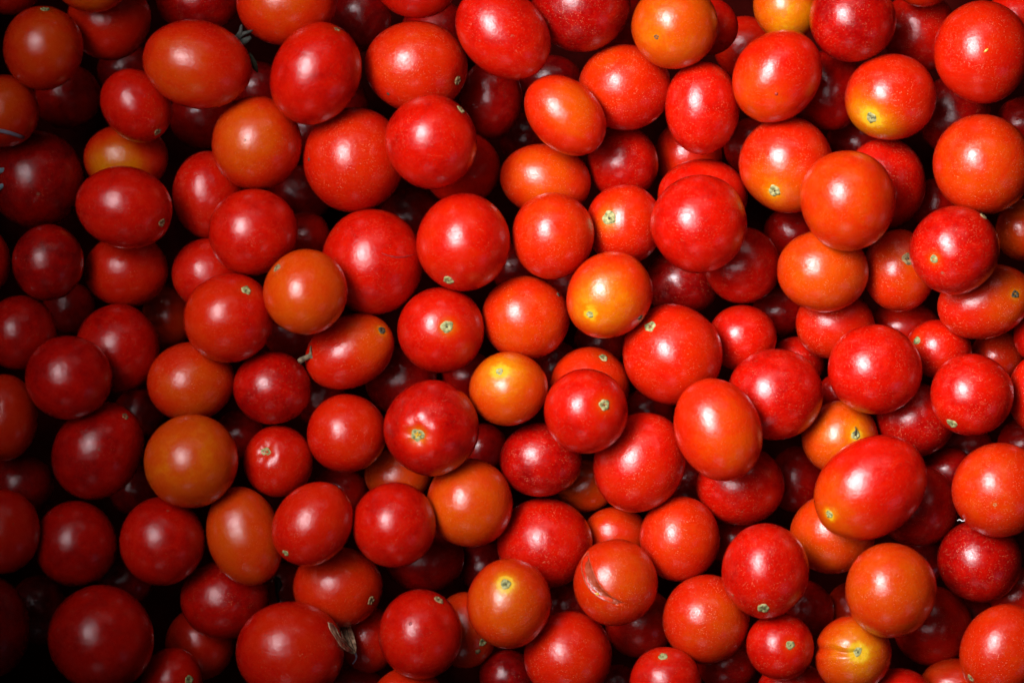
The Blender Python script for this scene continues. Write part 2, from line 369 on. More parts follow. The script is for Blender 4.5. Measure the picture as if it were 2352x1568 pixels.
 (664,1497,126,116,0,0,.26,'big red tomato at the bottom, left of the dried brown sepal',dict(d=.5,p=(-.1,-.2,.12))),
 (715,1205,103,86,-50,-.2,.26,'oval red tomato with a tiny pale scar at its lower left end',dict(s=(654,1272,7,.15),d=.5,p=(.2,-.5,.12))),
 (904,1206,96,100,0,-.2,.25,'bright red tomato with a small ragged highlight, lower centre left',dict(d=.4)),
 (777,1348,104,94,0,.3,.44,'orange red tomato with a brown rim scar above the dried brown sepal',dict(s=(858,1378,9,.05),k='b',d=.6)),
 (1079,1156,100,101,0,.1,.56,'orange tomato right of the small ragged highlight one',dict(p=(-.1,.2,.08),d=.6)),
 (915,1092,78,62,0,1,.58,'shaded olive brown tomato between the dimpled crimson and the bright red ones',dict(d=.7)),
 (780,1130,66,60,0,1.5,.14,'shaded dark red tomato between the ring scarred and the oval red ones',dict(d=.6)),
 (975,1281,92,80,0,1.3,.08,'shaded dark crimson tomato below the bright one with a ragged highlight',{}),
 (1110,1298,58,58,0,1.7,.04,'dark purple tomato above the yellow scarred orange one',{}),
 (965,1455,97,103,0,-.2,.24,'glossy red tomato with a dark dot in its highlight and a scar at its top',dict(s=(1009,1372,10,.05),k='b',d=.45)),
 (1070,1446,74,88,0,.9,.5,'brown orange tomato with a dark blemish, behind the yellow scarred orange one',dict(s=(1110,1472,8,.1),d=.6)),
 (1169,1387,99,103,0,-.3,.50,'orange tomato with a pale scar in a yellow patch, bottom centre',dict(s=(1161,1337,10,.55),p=(-.2,-.1,.16),d=.7)),
 (845,1466,68,76,0,1.1,.3,'brownish red tomato right of the dried brown sepal',dict(d=.7)),
 (938,1610,88,77,0,.2,.38,'orange red tomato just showing at the bottom edge under the dark dotted one',{}),
 (820,1580,66,54,0,1.3,.16,'dark red tomato at the bottom edge right of the big red one',{}),
 (1165,1552,66,62,0,.9,.06,'purple crimson tomato at the bottom edge below the yellow scarred orange one',dict(d=.5)),
 (650,1350,60,60,0,1.9,.14,'shaded dark red tomato behind the thin green stalk',dict(d=.6)),
 (1249,1246,109,104,0,.3,.24,'large red tomato above left of the split one',dict(d=.8)),
 (1345,1116,68,60,0,1.2,.58,'small olive brown tomato left of the large scuffed oval',dict(d=.6)),
 (1413,1225,75,62,0,1,.48,'shaded brown tomato peeking out above the split one',dict(d=.7)),
 (1414,1338,96,102,0,-.3,.46,'split tomato with a curved open crack in its orange skin',dict(split=1,d=1.0,p=(.0,-.1,.12))),
 (1562,1238,91,98,0,.1,.36,'round orange red tomato right above of the split one',dict(d=1.0,p=(0,-.1,.16))),
 (1700,1115,103,92,0,.5,.22,'red tomato under the lower end of the upright long oval',dict(d=.9)),
 (1623,1420,101,102,0,0,.38,'dusty red tomato with an orange lower half, right below of the split one',dict(d=1.1,p=(.2,.2,.18))),
 (1306,1505,101,103,0,0,.28,'dusty red tomato at the bottom left of the split one',dict(d=.8,p=(.1,-.1,.1))),
 (1528,1565,84,81,0,-.1,.24,'bright red tomato at the bottom edge with a small scar on its top rim',dict(s=(1521,1502,9,.25),d=.7)),
 (1470,1430,80,80,0,1.4,.2,'shaded dark red tomato below the split one',dict(d=.6)),
 (1300,1392,64,62,0,1.4,.12,'shaded red tomato left of the split one',dict(d=.5)),
 (1670,1522,70,62,0,1,.14,'shaded crimson tomato at the bottom edge, left of the small glossy scarred one',dict(d=.7)),
 (1580,1110,56,56,0,1.8,.1,'dark tomato between the large scuffed oval and the upright long oval',{}),
 (1690,1240,66,62,0,1.4,.1,'shaded crimson tomato above the tomato with a bottom scar',dict(d=.5)),
 (1420,1585,60,60,0,1.6,.05,'nearly black tomato at the bottom edge below the split one',{}),
 (2001,1119,139,113,-36,-.5,.27,'very large plum shaped red tomato on top with a yellow lower left end',dict(s=(1901,1181,8,.52),p=(-.80,.45,.34),d=.4)),
 (1912,1225,97,92,0,.3,.56,'orange tomato half hidden under the very large plum shape',dict(d=.9,p=(-.1,.1,.06))),
 (1759,1311,100,109,0,-.1,.24,'red tomato with a pale scar at its very bottom, right part of the heap',dict(s=(1752,1397,12,.22),d=.8)),
 (2047,1355,106,109,0,-.2,.54,'large round orange tomato below the very large plum shape',dict(d=.9,p=(-.2,-.2,.10))),
 (2110,1164,95,93,0,.8,.1,'shaded dark crimson tomato right of the very large plum shape',dict(d=.7)),
 (2250,1288,99,95,0,.3,.13,'dark crimson dusty tomato right of the large round orange one',dict(d=1.0)),
 (2295,1124,108,110,0,-.2,.42,'large orange red tomato at the right edge with a tiny pale mark',dict(s=(2278,1158,4,.1),d=1.0,p=(-.2,-.2,.1))),
 (2140,1437,92,91,0,.7,.22,'red shaded tomato behind the large round orange one, near the bottom right',dict(d=.9)),
 (1792,1482,79,77,0,0,.24,'small glossy bright red tomato with a round grey scar near the bottom',dict(s=(1814,1478,9,.3),d=.8)),
 (1958,1501,90,89,0,.0,.52,'yellow orange tomato with a crease running into its scar, at the bottom',dict(s=(1967,1492,9,.4),crease=1,d=1.1,p=(.0,-.1,.28))),
 (2305,1490,112,100,-60,-.1,.44,'large orange red tomato in the bottom right corner',dict(s=(2226,1556,8,.1),k='b',d=.9)),
 (1850,1400,66,68,0,1.3,.16,'shaded dark red tomato right of the one with a bottom scar',{}),
 (1955,1400,60,62,0,1.4,.4,'shaded dark brown tomato behind the creased yellow orange one',{}),
 (2120,1290,58,58,0,1.6,.1,'dark tomato in the gap right above of the large round orange one',{}),
 (1830,1100,64,76,0,1.4,.12,'shaded dark red tomato left of the very large plum shape',{}),
 (2180,1085,62,60,0,1.3,.08,'dark tomato with violet highlight above the shaded crimson one at right',{}),
 (2345,1365,72,64,0,1.1,.3,'red tomato at the right edge above the bottom right corner one',{}),
 (2195,1575,84,66,0,.6,.5,'orange tomato at the bottom edge left of the corner one',dict(d=.8)),
 (2068,1605,82,72,0,.1,.25,'red tomato just showing at the bottom edge, right of the creased one',dict(d=.8)),
 (1820,1578,80,62,0,.7,.2,'red tomato at the bottom edge below the small glossy grey scarred one',dict(d=.7)),
 (2250,1425,60,60,0,1.6,.1,'nearly black tomato left above of the bottom right corner one',{}),
]
n = len(T)
CX = np.array([t[0] for t in T], float); CY = np.array([t[1] for t in T], float)
A = np.array([t[2] for t in T], float); B = np.array([t[3] for t in T], float)
ANG = np.radians([t[4] for t in T]); LAY = np.array([t[5] for t in T], float)
C = np.minimum(A, B)

# heights: keep every pair of touching tomatoes apart, upper one above lower one
def reach(i, ux, uy):
    c, s = math.cos(ANG[i]), math.sin(ANG[i])
    x, y = ux * c + uy * s, -ux * s + uy * c
    return 1.0 / math.sqrt((x / A[i]) ** 2 + (y / B[i]) ** 2)
Z = -95.0 * LAY - 130.0 * np.maximum(0, LAY - 0.55)
Z0 = Z.copy()
pairs = []
for i in range(n):
    for j in range(i + 1, n):
        dx, dy = CX[j] - CX[i], CY[j] - CY[i]
        d = math.hypot(dx, dy)
        if d > 280: continue
        ri, rj = reach(i, dx / d, dy / d), reach(j, dx / d, dy / d)
        q = d / (ri + rj)
        if q >= 1: continue
        need = (C[i] + C[j]) * math.sqrt(1 - q * q) * 0.97
        up, lo = (i, j) if LAY[i] <= LAY[j] else (j, i)
        pairs.append((up, lo, need))
for it in range(1500):
    Z += (Z0 - Z) * 0.004
    for up, lo, need in pairs:
        gap = Z[up] - Z[lo] - need
        if gap < 0:
            Z[up] -= gap * 0.5; Z[lo] += gap * 0.5
print('heap height', Z.min(), Z.max(), 'tomatoes', n)


def world_pt(px, py, z):
    f = (D - z) / D * S
    return Vector(((px - W / 2) * f, -(py - H / 2) * f, z * S))


ICO = {}
def ico(sub):
    if sub not in ICO:
        bm = bmesh.new(); bmesh.ops.create_icosphere(bm, subdivisions=sub, radius=1)
        v = np.array([x.co[:] for x in bm.verts]); v /= np.linalg.norm(v, axis=1)[:, None]
        f = np.array([[q.index for q in p.verts] for p in bm.faces], np.int32)
        bm.free(); ICO[sub] = (v, f)
    return ICO[sub]


def smooth(x): x = np.clip(x, 0, 1); return x * x * (3 - 2 * x)


def link_mesh(name, verts, faces, mat, parent=None, shade=True):
    me = bpy.data.meshes.new(name)
    if isinstance(faces, np.ndarray):
        nf = len(faces); k = faces.shape[1]
        me.vertices.add(len(verts)); me.vertices.foreach_set('co', np.asarray(verts, np.float32).ravel())
        me.loops.add(nf * k); me.loops.foreach_set('vertex_index', faces.ravel())
        me.polygons.add(nf); me.polygons.foreach_set('loop_start', np.arange(0, nf * k, k, dtype=np.int32))
        me.update(calc_edges=True)
    else:
        me.from_pydata([tuple(v) for v in verts], [], faces); me.update()
    if shade: me.polygons.foreach_set('use_smooth', [True] * len(me.polygons))
    me.materials.append(mat)
    o = bpy.data.objects.new(name, me); COL.objects.link(o)
    if parent: o.parent = parent
    return o


SPLIT_IN = [(-62, -84), (-61, -58), (-54, -34), (-44, -8), (-30, 12), (-8, 30), (18, 44)]
SPLIT_OUT = [(-68, -80), (-78, -52), (-79, -30), (-71, -4), (-58, 16), (-38, 32), (-12, 42)]
CREASE = [(-88, -14), (-70, -11), (-52, -13), (-34, -8), (-14, -6), (4, -8)]


class Body:
    """one tomato: ellipsoid in the heap's axes, with its own small bumps, stem end and skin tone"""
    def __init__(s, i):
        cx, cy, a, b, ang, lay, ripe, label, o = T[i]
        s.i, s.o = i, o
        s.f = (D - Z[i]) / D * S
        s.ax = np.array([a, b, C[i] * RNG.uniform(0.96, 1.03)]) * s.f
        th = -math.radians(ang); s.R = np.array([[math.cos(th), -math.sin(th), 0], [math.sin(th), math.cos(th), 0], [0, 0, 1.0]])
        s.cx, s.cy, s.a, s.b = cx, cy, a, b
        s.k = RNG.normal(size=(6, 3)) * 1.5; s.ph = RNG.uniform(0, 6.28, 6)
        s.amp = 0.016
        if 's' in o: s.pole = s.dir_of(o['s'][0] - cx, o['s'][1] - cy)
        elif a / b > 1.12 or b / a > 1.12:
            s.pole = np.array([1.0, 0, -.35]) if a > b else np.array([0, 1.0, -.35]); s.pole *= RNG.choice([-1, 1])
        else:
            q = RNG.normal(size=3); q[2] = -abs(q[2]) - .3; s.pole = q
        s.pole = s.pole / np.linalg.norm(s.pole)
        s.dim = o.get('dim', 0.035); s.lob = RNG.uniform(0.003, 0.010); s.nl = RNG.choice([3, 4, 5]); s.lp = RNG.uniform(0, 6.28)
        h = np.array([0, 0, 1.0]) if abs(s.pole[2]) < .9 else np.array([1.0, 0, 0])
        s.u = np.cross(s.pole, h); s.u /= np.linalg.norm(s.u); s.v = np.cross(s.pole, s.u)
        s.egg = RNG.uniform(-.02, .03); s.z = RNG.uniform(-.02, .02)
        s.ripe = ripe

    def dir_of(s, dx, dy):
        """unit direction whose surface point shows at the offset (dx, dy)"""
        th = -math.radians(T[s.i][4])
        x, y = dx, -dy
        e1 = (x * math.cos(th) + y * math.sin(th)) / s.a
        e2 = (-x * math.sin(th) + y * math.cos(th)) / s.b
        r = math.hypot(e1, e2)
        if r > .97: e1, e2, r = e1 * .97 / r, e2 * .97 / r, .97
        return np.array([e1, e2, math.sqrt(1 - r * r)])

    def off(s, P):
        """heap offset (dx, dy) in grid units of local points"""
        return P[:, 0] / s.f, -P[:, 1] / s.f

    def surf(s, E, groove=True):
        E = np.atleast_2d(E)
        f = np.ones(len(E))
        for k, p in zip(s.k, s.ph): f += s.amp * 0.5 * np.sin(E @ k + p)
        c = np.clip(E @ s.pole, -1, 1); an = np.arccos(c)
        az = np.arctan2(E @ s.v, E @ s.u)
        f += s.lob * np.cos(s.nl * az + s.lp) * np.sin(an) * smooth(c + .6)
        f -= s.dim * np.exp(-(an / .24) ** 2) * (1 + .25 * np.cos(5 * az))
        if s.dim > .05: f += .022 * np.exp(-((an - .42) / .20) ** 2) * (.6 + .4 * np.cos(6 * az + 1))
        f += s.egg * c
        P = (E * s.ax) * f[:, None]
        P = P @ s.R.T
        if groove and s.o.get('split'):
            x, y = s.off(P); up = P[:, 2] > 0
            di, si = poly_dist(x, y, SPLIT_IN); do, so = poly_dist(x, y, SPLIT_OUT)
            inside = (si > 0) & (so < 0) & (y > -88) & (y < 46) & (x < 20)
            dep = np.where(inside, smooth(np.minimum(di / 5.0, do / 9.0)) * 9.0, 0)
            bul = np.where(si <= 0, np.exp(-(di / 16) ** 2) * 2.4, 0) * smooth((70 - np.abs(y + 20)) / 20)
            k = np.where(up, (bul - dep) * s.f, 0)
            P = P + (P / np.linalg.norm(P, axis=1)[:, None]) * k[:, None]
        if groove and s.o.get('crease'):
            x, y = s.off(P); up = P[:, 2] > -.3 * s.ax[2]
            d, _ = poly_dist(x, y, CREASE)
            w = 4.0 + np.clip((-10 - x) / 14, 0, 4)
            dep = np.exp(-(d / w) ** 2) * 5.2 + np.exp(-(d / (w * 3.2)) ** 2) * 4.0 - np.exp(-((d - 2.4 * w) / (w)) ** 2) * 1.6
            k = np.where(up, -dep * s.f, 0)
            P = P + (P / np.linalg.norm(P, axis=1)[:, None]) * k[:, None]
        return P, an

    def colour(s, E, an, P):
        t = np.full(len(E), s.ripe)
        x, y = s.off(P)
        r = max(s.a, s.b)
        if 'p' in s.o:
            px, py, am = s.o['p']
            zz = math.sqrt(max(0.05, 1 - px * px - py * py)); q = np.array([px, -py, zz]); q /= np.linalg.norm(q)
            nn = P / np.linalg.norm(P, axis=1)[:, None]
            t += am * smooth((nn @ q - .35) / .6)
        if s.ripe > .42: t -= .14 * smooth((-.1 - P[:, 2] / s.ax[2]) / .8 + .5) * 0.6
        if 's' in s.o:
            rad = s.o['s'][2] / r; hl = s.o['s'][3]
            t += 1.1 * hl * np.exp(-(an / (rad * 2.0)) ** 2) + hl * .25 * np.exp(-(an / .42) ** 2)
        return t


def poly_dist(x, y, pts):
    """distance to a polyline and the side it lies on (+ right of travel on screen)"""
    best = np.full(len(x), 1e9); side = np.ones(len(x))
    for (x0, y0), (x1, y1) in zip(pts[:-1], pts[1:]):
        dx, dy = x1 - x0, y1 - y0
        L2 = dx * dx + dy * dy
        t = np.clip(((x - x0) * dx + (y - y0) * dy) / L2, 0, 1)
        d = np.hypot(x - x0 - t * dx, y - y0 - t * dy)
        sd = dx * (y - y0) - dy * (x - x0)
        m = d < best - 1e-6
        best = np.where(m, d, best); side = np.where(m, sd, side)
    return best, side


def frame(nrm):
    nrm = nrm / np.linalg.norm(nrm)
    h = np.array([0, 0, 1.0]) if abs(nrm[2]) < .9 else np.array([1.0, 0, 0])
    u = np.cross(h, nrm); u /= np.linalg.norm(u)
    return u, np.cross(nrm, u), nrm


def add_scar(b, root, sx, sy, rad, kind):
    e = b.dir_of(sx - b.cx, sy - b.cy)
    P0, _ = b.surf(e[None]); P0 = P0[0]
    t1 = frame(e)
    Pu, _ = b.surf((e + t1[0] * .04)[None] / np.linalg.norm(e + t1[0] * .04))
    Pv, _ = b.surf((e + t1[1] * .04)[None] / np.linalg.norm(e + t1[1] * .04))
    nr = np.cross(Pu[0] - P0, Pv[0] - P0); nr /= np.linalg.norm(nr)
    if nr @ P0 < 0: nr = -nr
    u, v, w = frame(nr)
    R = rad * 1.12 * b.f
    prof = [(0, -.06), (.25, -.03), (.45, .04), (.65, .09), (.82, .11), (.96, .07), (1.08, -.03), (1.15, -.3)]
    na = 22; ph = RNG.uniform(0, 6.28, 4)
    def on(x, y, hgt):
        q = P0 + u * x + v * y; q = (q @ b.R) / b.ax; q /= np.linalg.norm(q)
        return b.surf(q[None])[0][0] + w * hgt
    V = [on(0, 0, (prof[0][1] + .1) * R)]
    for r, h in prof[1:]:
        for k in range(na):
            a = k / na * 2 * math.pi
            rr = r * (1 + .07 * math.sin(3 * a + ph[0]) + .05 * math.sin(5 * a + ph[1])) * R
            hh = h + .1 + .05 * math.sin(7 * a + ph[2] + r * 4) * (r > .3) + RNG.normal() * .015
            V.append(on(math.cos(a) * rr, math.sin(a) * rr, hh * R))
    F = [(0, 1 + k, 1 + (k + 1) % na) for k in range(na)]
    for q in range(len(prof) - 2):
        for k in range(na):
            k2 = (k + 1) % na
            F.append((1 + q * na + k, 1 + (q + 1) * na + k, 1 + (q + 1) * na + k2, 1 + q * na + k2))
    mat = {'b': SCAR_BROWN, 'p': SCAR_PIT}.get(kind, SCAR_PALE)
    o = link_mesh('stem_scar', V, F, mat, root)
    # darker pit where the vascular bundle broke off
    if kind != 'p' and rad > 8:
        V2 = []; x0, y0 = RNG.normal() * R * .05, RNG.normal() * R * .05
        for r, h in ((.0, .16), (.10, .16), (.19, .06)):
            for k in range(10):
                a = k * .628; rr = R * r * (1 + .2 * math.sin(3 * a)); V2.append(on(x0 + math.cos(a) * rr, y0 + math.sin(a) * rr, h * R))
        F2 = [tuple(range(10))] + [(10 * q + k, 10 * q + 10 + k, 10 * q + 10 + (k + 1) % 10, 10 * q + (k + 1) % 10) for q in range(2) for k in range(10)]
        link_mesh('scar_pit', V2, F2, SCAR_PIT, o)
    return o


def tube(pts, rads, seg=8, flat=1.0):
    """verts and faces of a closed tube through pts"""
    pts = [np.array(p, float) for p in pts]; V = []; F = []
    up = np.array([0, 0, 1.0])
    for i, p in enumerate(pts):
        t = pts[min(i + 1, len(pts) - 1)] - pts[max(i - 1, 0)]; t /= np.linalg.norm(t)
        s = np.cross(t, up); s = s / (np.linalg.norm(s) + 1e-12); w = np.cross(s, t)
        for k in range(seg):
            a = k / seg * 2 * math.pi
            V.append(p + (s * math.cos(a) + w * math.sin(a) * flat) * rads[i])
    for i in range(len(pts) - 1):
        for k in range(seg):
            k2 = (k + 1) % seg
            F.append((i * seg + k, i * seg + k2, (i + 1) * seg + k2, (i + 1) * seg + k))
    F.append(tuple(range(seg))[::-1]); F.append(tuple(range((len(pts) - 1) * seg, len(pts) * seg)))
    return V, F


def blade(rows, thick, bend=0.0, fold=0.0, nx=9):
    """a thin curled sheet: rows of (left point, right point); returns a closed solid"""
    V = []; F = []
    m = len(rows)
    for side in (0, 1):
        for r, (l, q) in enumerate(rows):
            l, q = np.array(l, float), np.array(q, float)
            for k in range(nx):
                u = k / (nx - 1)
                p = l * (1 - u) + q * u
                wd = np.linalg.norm(q - l)
                p[2] += bend * wd * (4 * u * (1 - u)) + fold * wd * math.sin(u * 11 + r * .35) + RNG.normal() * wd * .006
                p[2] -= thick * side
                V.append(p)
    off = m * nx
    for r in range(m - 1):
        for k in range(nx - 1):
            a = r * nx + k
            F.append((a, a + nx, a + nx + 1, a + 1))
            F.append((off + a, off + a + 1, off + a + nx + 1, off + a + nx))
    for r in range(m - 1):
        a = r * nx; F.append((a, off + a, off + a + nx, a + nx))
        a = r * nx + nx - 1; F.append((a, a + nx, off + a + nx, off + a))
    for k in range(nx - 1):
        F.append((k, k + 1, off + k + 1, off + k)); a = (m - 1) * nx + k
        F.append((a, off + a, off + a + 1, a + 1))
    return V, F


BODY = {}
for i in range(n):
    cx, cy, a, b, ang, lay, ripe, label, o = T[i]
    body = Body(i)
    E, F = ico(6 if (o.get('split') or o.get('crease')) else 5 if o.get('dim') else 3 if lay >= 2 else 4)
    P, an = body.surf(E)
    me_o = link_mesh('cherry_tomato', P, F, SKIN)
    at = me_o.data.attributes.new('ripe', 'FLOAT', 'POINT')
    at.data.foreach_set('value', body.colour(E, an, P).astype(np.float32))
    me_o.location = world_pt(cx, cy, Z[i])
    me_o['label'] = label; me_o['category'] = 'tomato'; me_o['group'] = 'cherry tomatoes in the heap'
    me_o['dust'] = float(o.get('d', .4))
    if 's' in o: add_scar(body, me_o, o['s'][0], o['s'][1], o['s'][2], o.get('k'))
    BODY[i] = (body, me_o)


def find(text):
    return next(i for i in range(n) if text in T[i][7])


# split tomato: wet flesh, pale lips and one seed in the crack
i = find('split tomato with'); body, root = BODY[i]
def on_surf(dx, dy, lift):
    e = body.dir_of(dx, dy)
    p, _ = body.surf(e[None], groove=False); p = p[0]
    return p + p / np.linalg.norm(p) * lift * body.f
def resample(pts, m):
    pts = np.array(pts, float); s = np.r_[0, np.cumsum(np.hypot(*np.diff(pts, axis=0).T))]
    q = np.linspace(0, s[-1], m); return np.c_[np.interp(q, s, pts[:, 0]), np.interp(q, s, pts[:, 1])]
ri, ro = resample(SPLIT_IN, 26), resample(SPLIT_OUT + [(2, 47)], 26)
V = []; F = []
for k in range(26):
    for q in range(8):
        u = q / 7
        p = ri[k] * (1 - u) + ro[k] * u
        V.append(on_surf(p[0], p[1], -1.5 - 5.5 * (1 - (2 * u - 1) ** 2) * (1 if 1 < k < 24 else .4) + RNG.normal() * .35))
for k in range(25):
    for q in range(7):
        a_ = k * 8 + q; F.append((a_, a_ + 1, a_ + 9, a_ + 8))
link_mesh('exposed_flesh', V, F, FLESH, root)
for line, rr in ((ri, 1.1), (ro, 1.4)):
    V, F = tube([on_surf(p[0], p[1], .6) for p in line], [(.35 + .65 * math.sin(math.pi * k / 25)) * rr * body.f for k in range(26)], 7)
    link_mesh('crack_lip', V, F, LIP, root)
V, F = ico(2); c = on_surf(-46, 24, -2.5)
link_mesh('seed', V * np.array([5.5, 3.6, 2.6]) * body.f + c, F, SEED, root)

# dried flower stub on the bean shaped tomato
i = find('bean shaped tomato with'); body, root = BODY[i]
def P_(px, py, dz): return np.array([(px - body.cx) * body.f, -(py - body.cy) * body.f, dz * body.f])
V, F = tube([P_(718, 816, 36), P_(709, 819, 38), P_(700, 823, 40), P_(692, 827, 41), P_(686, 829, 40)],
            [8.5 * body.f, 6.0 * body.f, 6.2 * body.f, 7.2 * body.f, 4.5 * body.f], 10)
stub = link_mesh('dried_flower_stub', V, F, STUB, root)
for tip in ((715, 793), (731, 831), (692, 837)):
    base = P_(714 if tip[0] > 700 else 694, 817 if tip[0] > 700 else 826, 43)
    V, F = tube([base, base * .5 + P_(tip[0], tip[1], 41) * .5, P_(tip[0], tip[1], 38)], [5 * body.f, 2.8 * body.f, .8 * body.f], 7)
    link_mesh('dried_sepal', V, F, STUB, stub)

# black stalk on the orange tomato's scar
i = find('black stalk on its scar'); body, root = BODY[i]
zt = body.ax[2] / body.f
V, F = tube([P_(1961, 998, zt * .93), P_(1961, 991, zt * .96), P_(1962, 983, zt * .97), P_(1960, 978, zt * .95)],
            [2.6 * body.f, 1.5 * body.f, 1.6 * body.f, .8 * body.f], 7)
link_mesh('stalk_remnant', V, F, SCAR_PIT, root)

# thin curved scratch and yellow scratch, raised healed scars of the skin
def scratch(text, pts, rad, mat, name='scratch'):
    global body
    i = find(text); body, root = BODY[i]
    line = resample([(x - body.cx, y - body.cy) for x, y in pts], 18)
    V, F = tube([on_surf(p[0], p[1], .15) for p in line], [rad * (.3 + math.sin(math.pi * k / 17)) * body.f for k in range(18)], 6, .5)
    link_mesh(name, V, F, mat, root)
PINK = mottled('pink_scar', (0.26, 0.005, 0.006), (0.30, 0.03, 0.024), 900, rough=.4)
scratch('thin curved scratch', [(878, 583), (892, 588), (910, 592), (930, 591), (952, 585)], 1.6, PINK)
scratch('small yellow scratch', [(2253, 125), (2258, 121), (2262, 116)], 2.2, SEED)
def blemish(text, x, y, r, mat):
    global body
    i = find(text); body, root = BODY[i]
    e = body.dir_of(x - body.cx, y - body.cy); p, _ = body.surf(e[None])
    u, v, w = frame(p[0])
    V, F = ico(2)
    Q = (V[:, :1] * u + V[:, 1:2] * v) * r * body.f * (1 + .2 * np.sin(V[:, :1] * 5 + V[:, 1:2] * 4)) + V[:, 2:] * w * .25 * r * body.f
    link_mesh('blemish', Q + p[0], F, mat, root)
blemish('dark dot in its highlight', 944, 1428, 4, PINK)
blemish('dark blemish, behind', 1098, 1493, 7, SCAR_BROWN)
blemish('one dark speck', 711, 368, 4, SCAR_PIT)
blemish('orange haze and a narrow scar', 894, 217, 4, SCAR_PIT)
blemish('left of the glossy orange one with a pale', 1283, 676, 6, SCAR_PIT)
blemish('glossy orange tomato on top with a yellow', 1470, 729, 7, SCAR_PIT)
blemish('with a pale scar at its very bottom', 1682, 1364, 5, LIP)
blemish('lower left end, below the yellow', 1780, 219, 4, PINK)
blemish('upright oval red tomato', 1583, 249, 4, PINK)
blemish('small grey specks', 567, 325, 2.2, SCAR_BROWN)
body, root = BODY[find('small yellow ringed scar low')]
add_scar(body, root, 2257, 497, 8, 'b')


# ------------------------------------------------------------------ scraps lying in the heap
def top_z(px, py, skip=()):
    """height of the heap's surface at a grid point"""
    best = -900
    for i in range(n):
        if i in skip: continue
        c, s = math.cos(ANG[i]), math.sin(ANG[i]); x, y = px - CX[i], py - CY[i]
        q = ((x * c + y * s) / A[i]) ** 2 + ((-x * s + y * c) / B[i]) ** 2
        if q < 1: best = max(best, Z[i] + C[i] * math.sqrt(1 - q))
    return best


def thing(name, label, cat, px, py, z):
    o = bpy.data.objects.new(name, None); COL.objects.link(o)
    o.location = world_pt(px, py, z); o.empty_display_size = .005
    o['label'] = label; o['category'] = cat
    return o


def rel(root, px, py, z):
    return np.array(world_pt(px, py, z) - root.location)


# green calyx between the plum shape and the tomato at the top edge
zc = Z[find('large plum shaped tomato, orange on its left')] - 25
r0 = thing('calyx', 'dark green tomato calyx with fuzzy pointed lobes stuck beside the plum shape', 'calyx', 556, 88, zc)
u_ = S
def sepal(pts, wid, mat=GREY):
    rows = []
    for k, (x, y, z) in enumerate(pts):
        x2, y2 = pts[min(k + 1, len(pts) - 1)][:2]; x1, y1 = pts[max(k - 1, 0)][:2]
        L_ = math.hypot(x2 - x1, y2 - y1); nx_, ny_ = -(y2 - y1) / L_, (x2 - x1) / L_
        rows.append((rel(r0, x - nx_ * wid[k], y - ny_ * wid[k], z), rel(r0, x + nx_ * wid[k], y + ny_ * wid[k], z)))
    V, F = blade(rows, 1.2 * S, .25, .05, 7)
    return link_mesh('sepal', V, F, mat, r0)
sepal([(546, 92, zc), (550, 82, zc + 6), (553, 72, zc + 11), (554, 62, zc + 14), (555, 57, zc + 14)], [10, 8, 5, 3.2, 1.5])
sepal([(551, 84, zc + 5), (559, 78, zc + 10), (567, 75, zc + 12), (576, 72, zc + 12), (581, 70, zc + 10)], [4, 5, 4, 3, 1.2])
sepal([(554, 104, zc + 2), (560, 96, zc + 8), (568, 91, zc + 12), (577, 86, zc + 14)], [8, 8, 6.5, 4])
sepal([(572, 121, zc - 30), (578, 134, zc - 22), (583, 146, zc - 18), (587, 157, zc - 20), (592, 167, zc - 24)], [3, 5.5, 7.5, 6, 1.5], GREEN)
V, F = tube([rel(r0, 545, 95, zc - 30), rel(r0, 552, 96, zc - 8), rel(r0, 558, 108, zc - 20), rel(r0, 572, 124, zc - 34)], [3 * S, 4.5 * S, 4 * S, 2.5 * S], 8)
link_mesh('stalk', V, F, GREEN, r0)

# dried brown sepal hanging out below the orange red tomato
z1 = max(top_z(770, 1480), top_z(800, 1480, ()), top_z(745, 1475)) - 10
z1 = Z[find('orange red tomato with a brown rim scar')] - 25
r0 = thing('dried_sepal', 'dried brown papery sepal with a curled tip hanging below an orange red tomato', 'dried leaf', 785, 1440, z1)
i777 = find('orange red tomato with a brown rim scar')
def lz(x, y, up=0):
    return max(z1 + 75 * max(0, (y - 1440)) / 60, top_z(x, y, (i777,)) + 4, top_z(x + 6, y, (i777,)), top_z(x - 6, y, (i777,))) + up
cen = [(783, 1428), (784, 1442), (788, 1455), (793, 1467), (799, 1478), (806, 1488), (812, 1496), (816, 1501)]
lef = [(753, 1428), (757, 1443), (765, 1456), (774, 1470), (781, 1482), (791, 1492), (802, 1498), (814, 1502)]
rig = [(805, 1428), (807, 1441), (812, 1455), (815, 1466), (818, 1477), (819, 1487), (818, 1495), (818, 1500)]
def sheet(l, q, nx=11):
    rows = []
    for (x0, y0), (x1, y1) in zip(l, q):
        k = (y0 - 1428) / 75
        rows.append((rel(r0, x0, y0, lz(x0, y0)), rel(r0, x1, y1, lz(x1, y1, 3))))
    out = []
    for a_, b_ in zip(rows[:-1], rows[1:]):
        for t in (0, 1 / 3, 2 / 3): out.append((a_[0] * (1 - t) + b_[0] * t, a_[1] * (1 - t) + b_[1] * t))
    out.append(rows[-1]); return out
def drape(V):
    out = []
    for v in V:
        w = np.array(r0.location) + v; f = (D - w[2] / S) / D * S
        px, py = w[0] / f + W / 2, -w[1] / f + H / 2
        t = top_z(px, py, (i777,)); v = v.copy()
        v[2] += max(0, (t + 14 + 2.0 * math.sin(px * .45)) * S - w[2]); out.append(v)
    return out
V, F = blade(sheet(lef, cen), 1.0 * S, .16, .07, 12); V = drape(V); link_mesh('husk_half', V, F, DRY, r0)
V, F = blade(sheet(cen, rig), 1.0 * S, .20, .09, 10); V = drape(V); link_mesh('husk_half', V, F, DRY, r0)
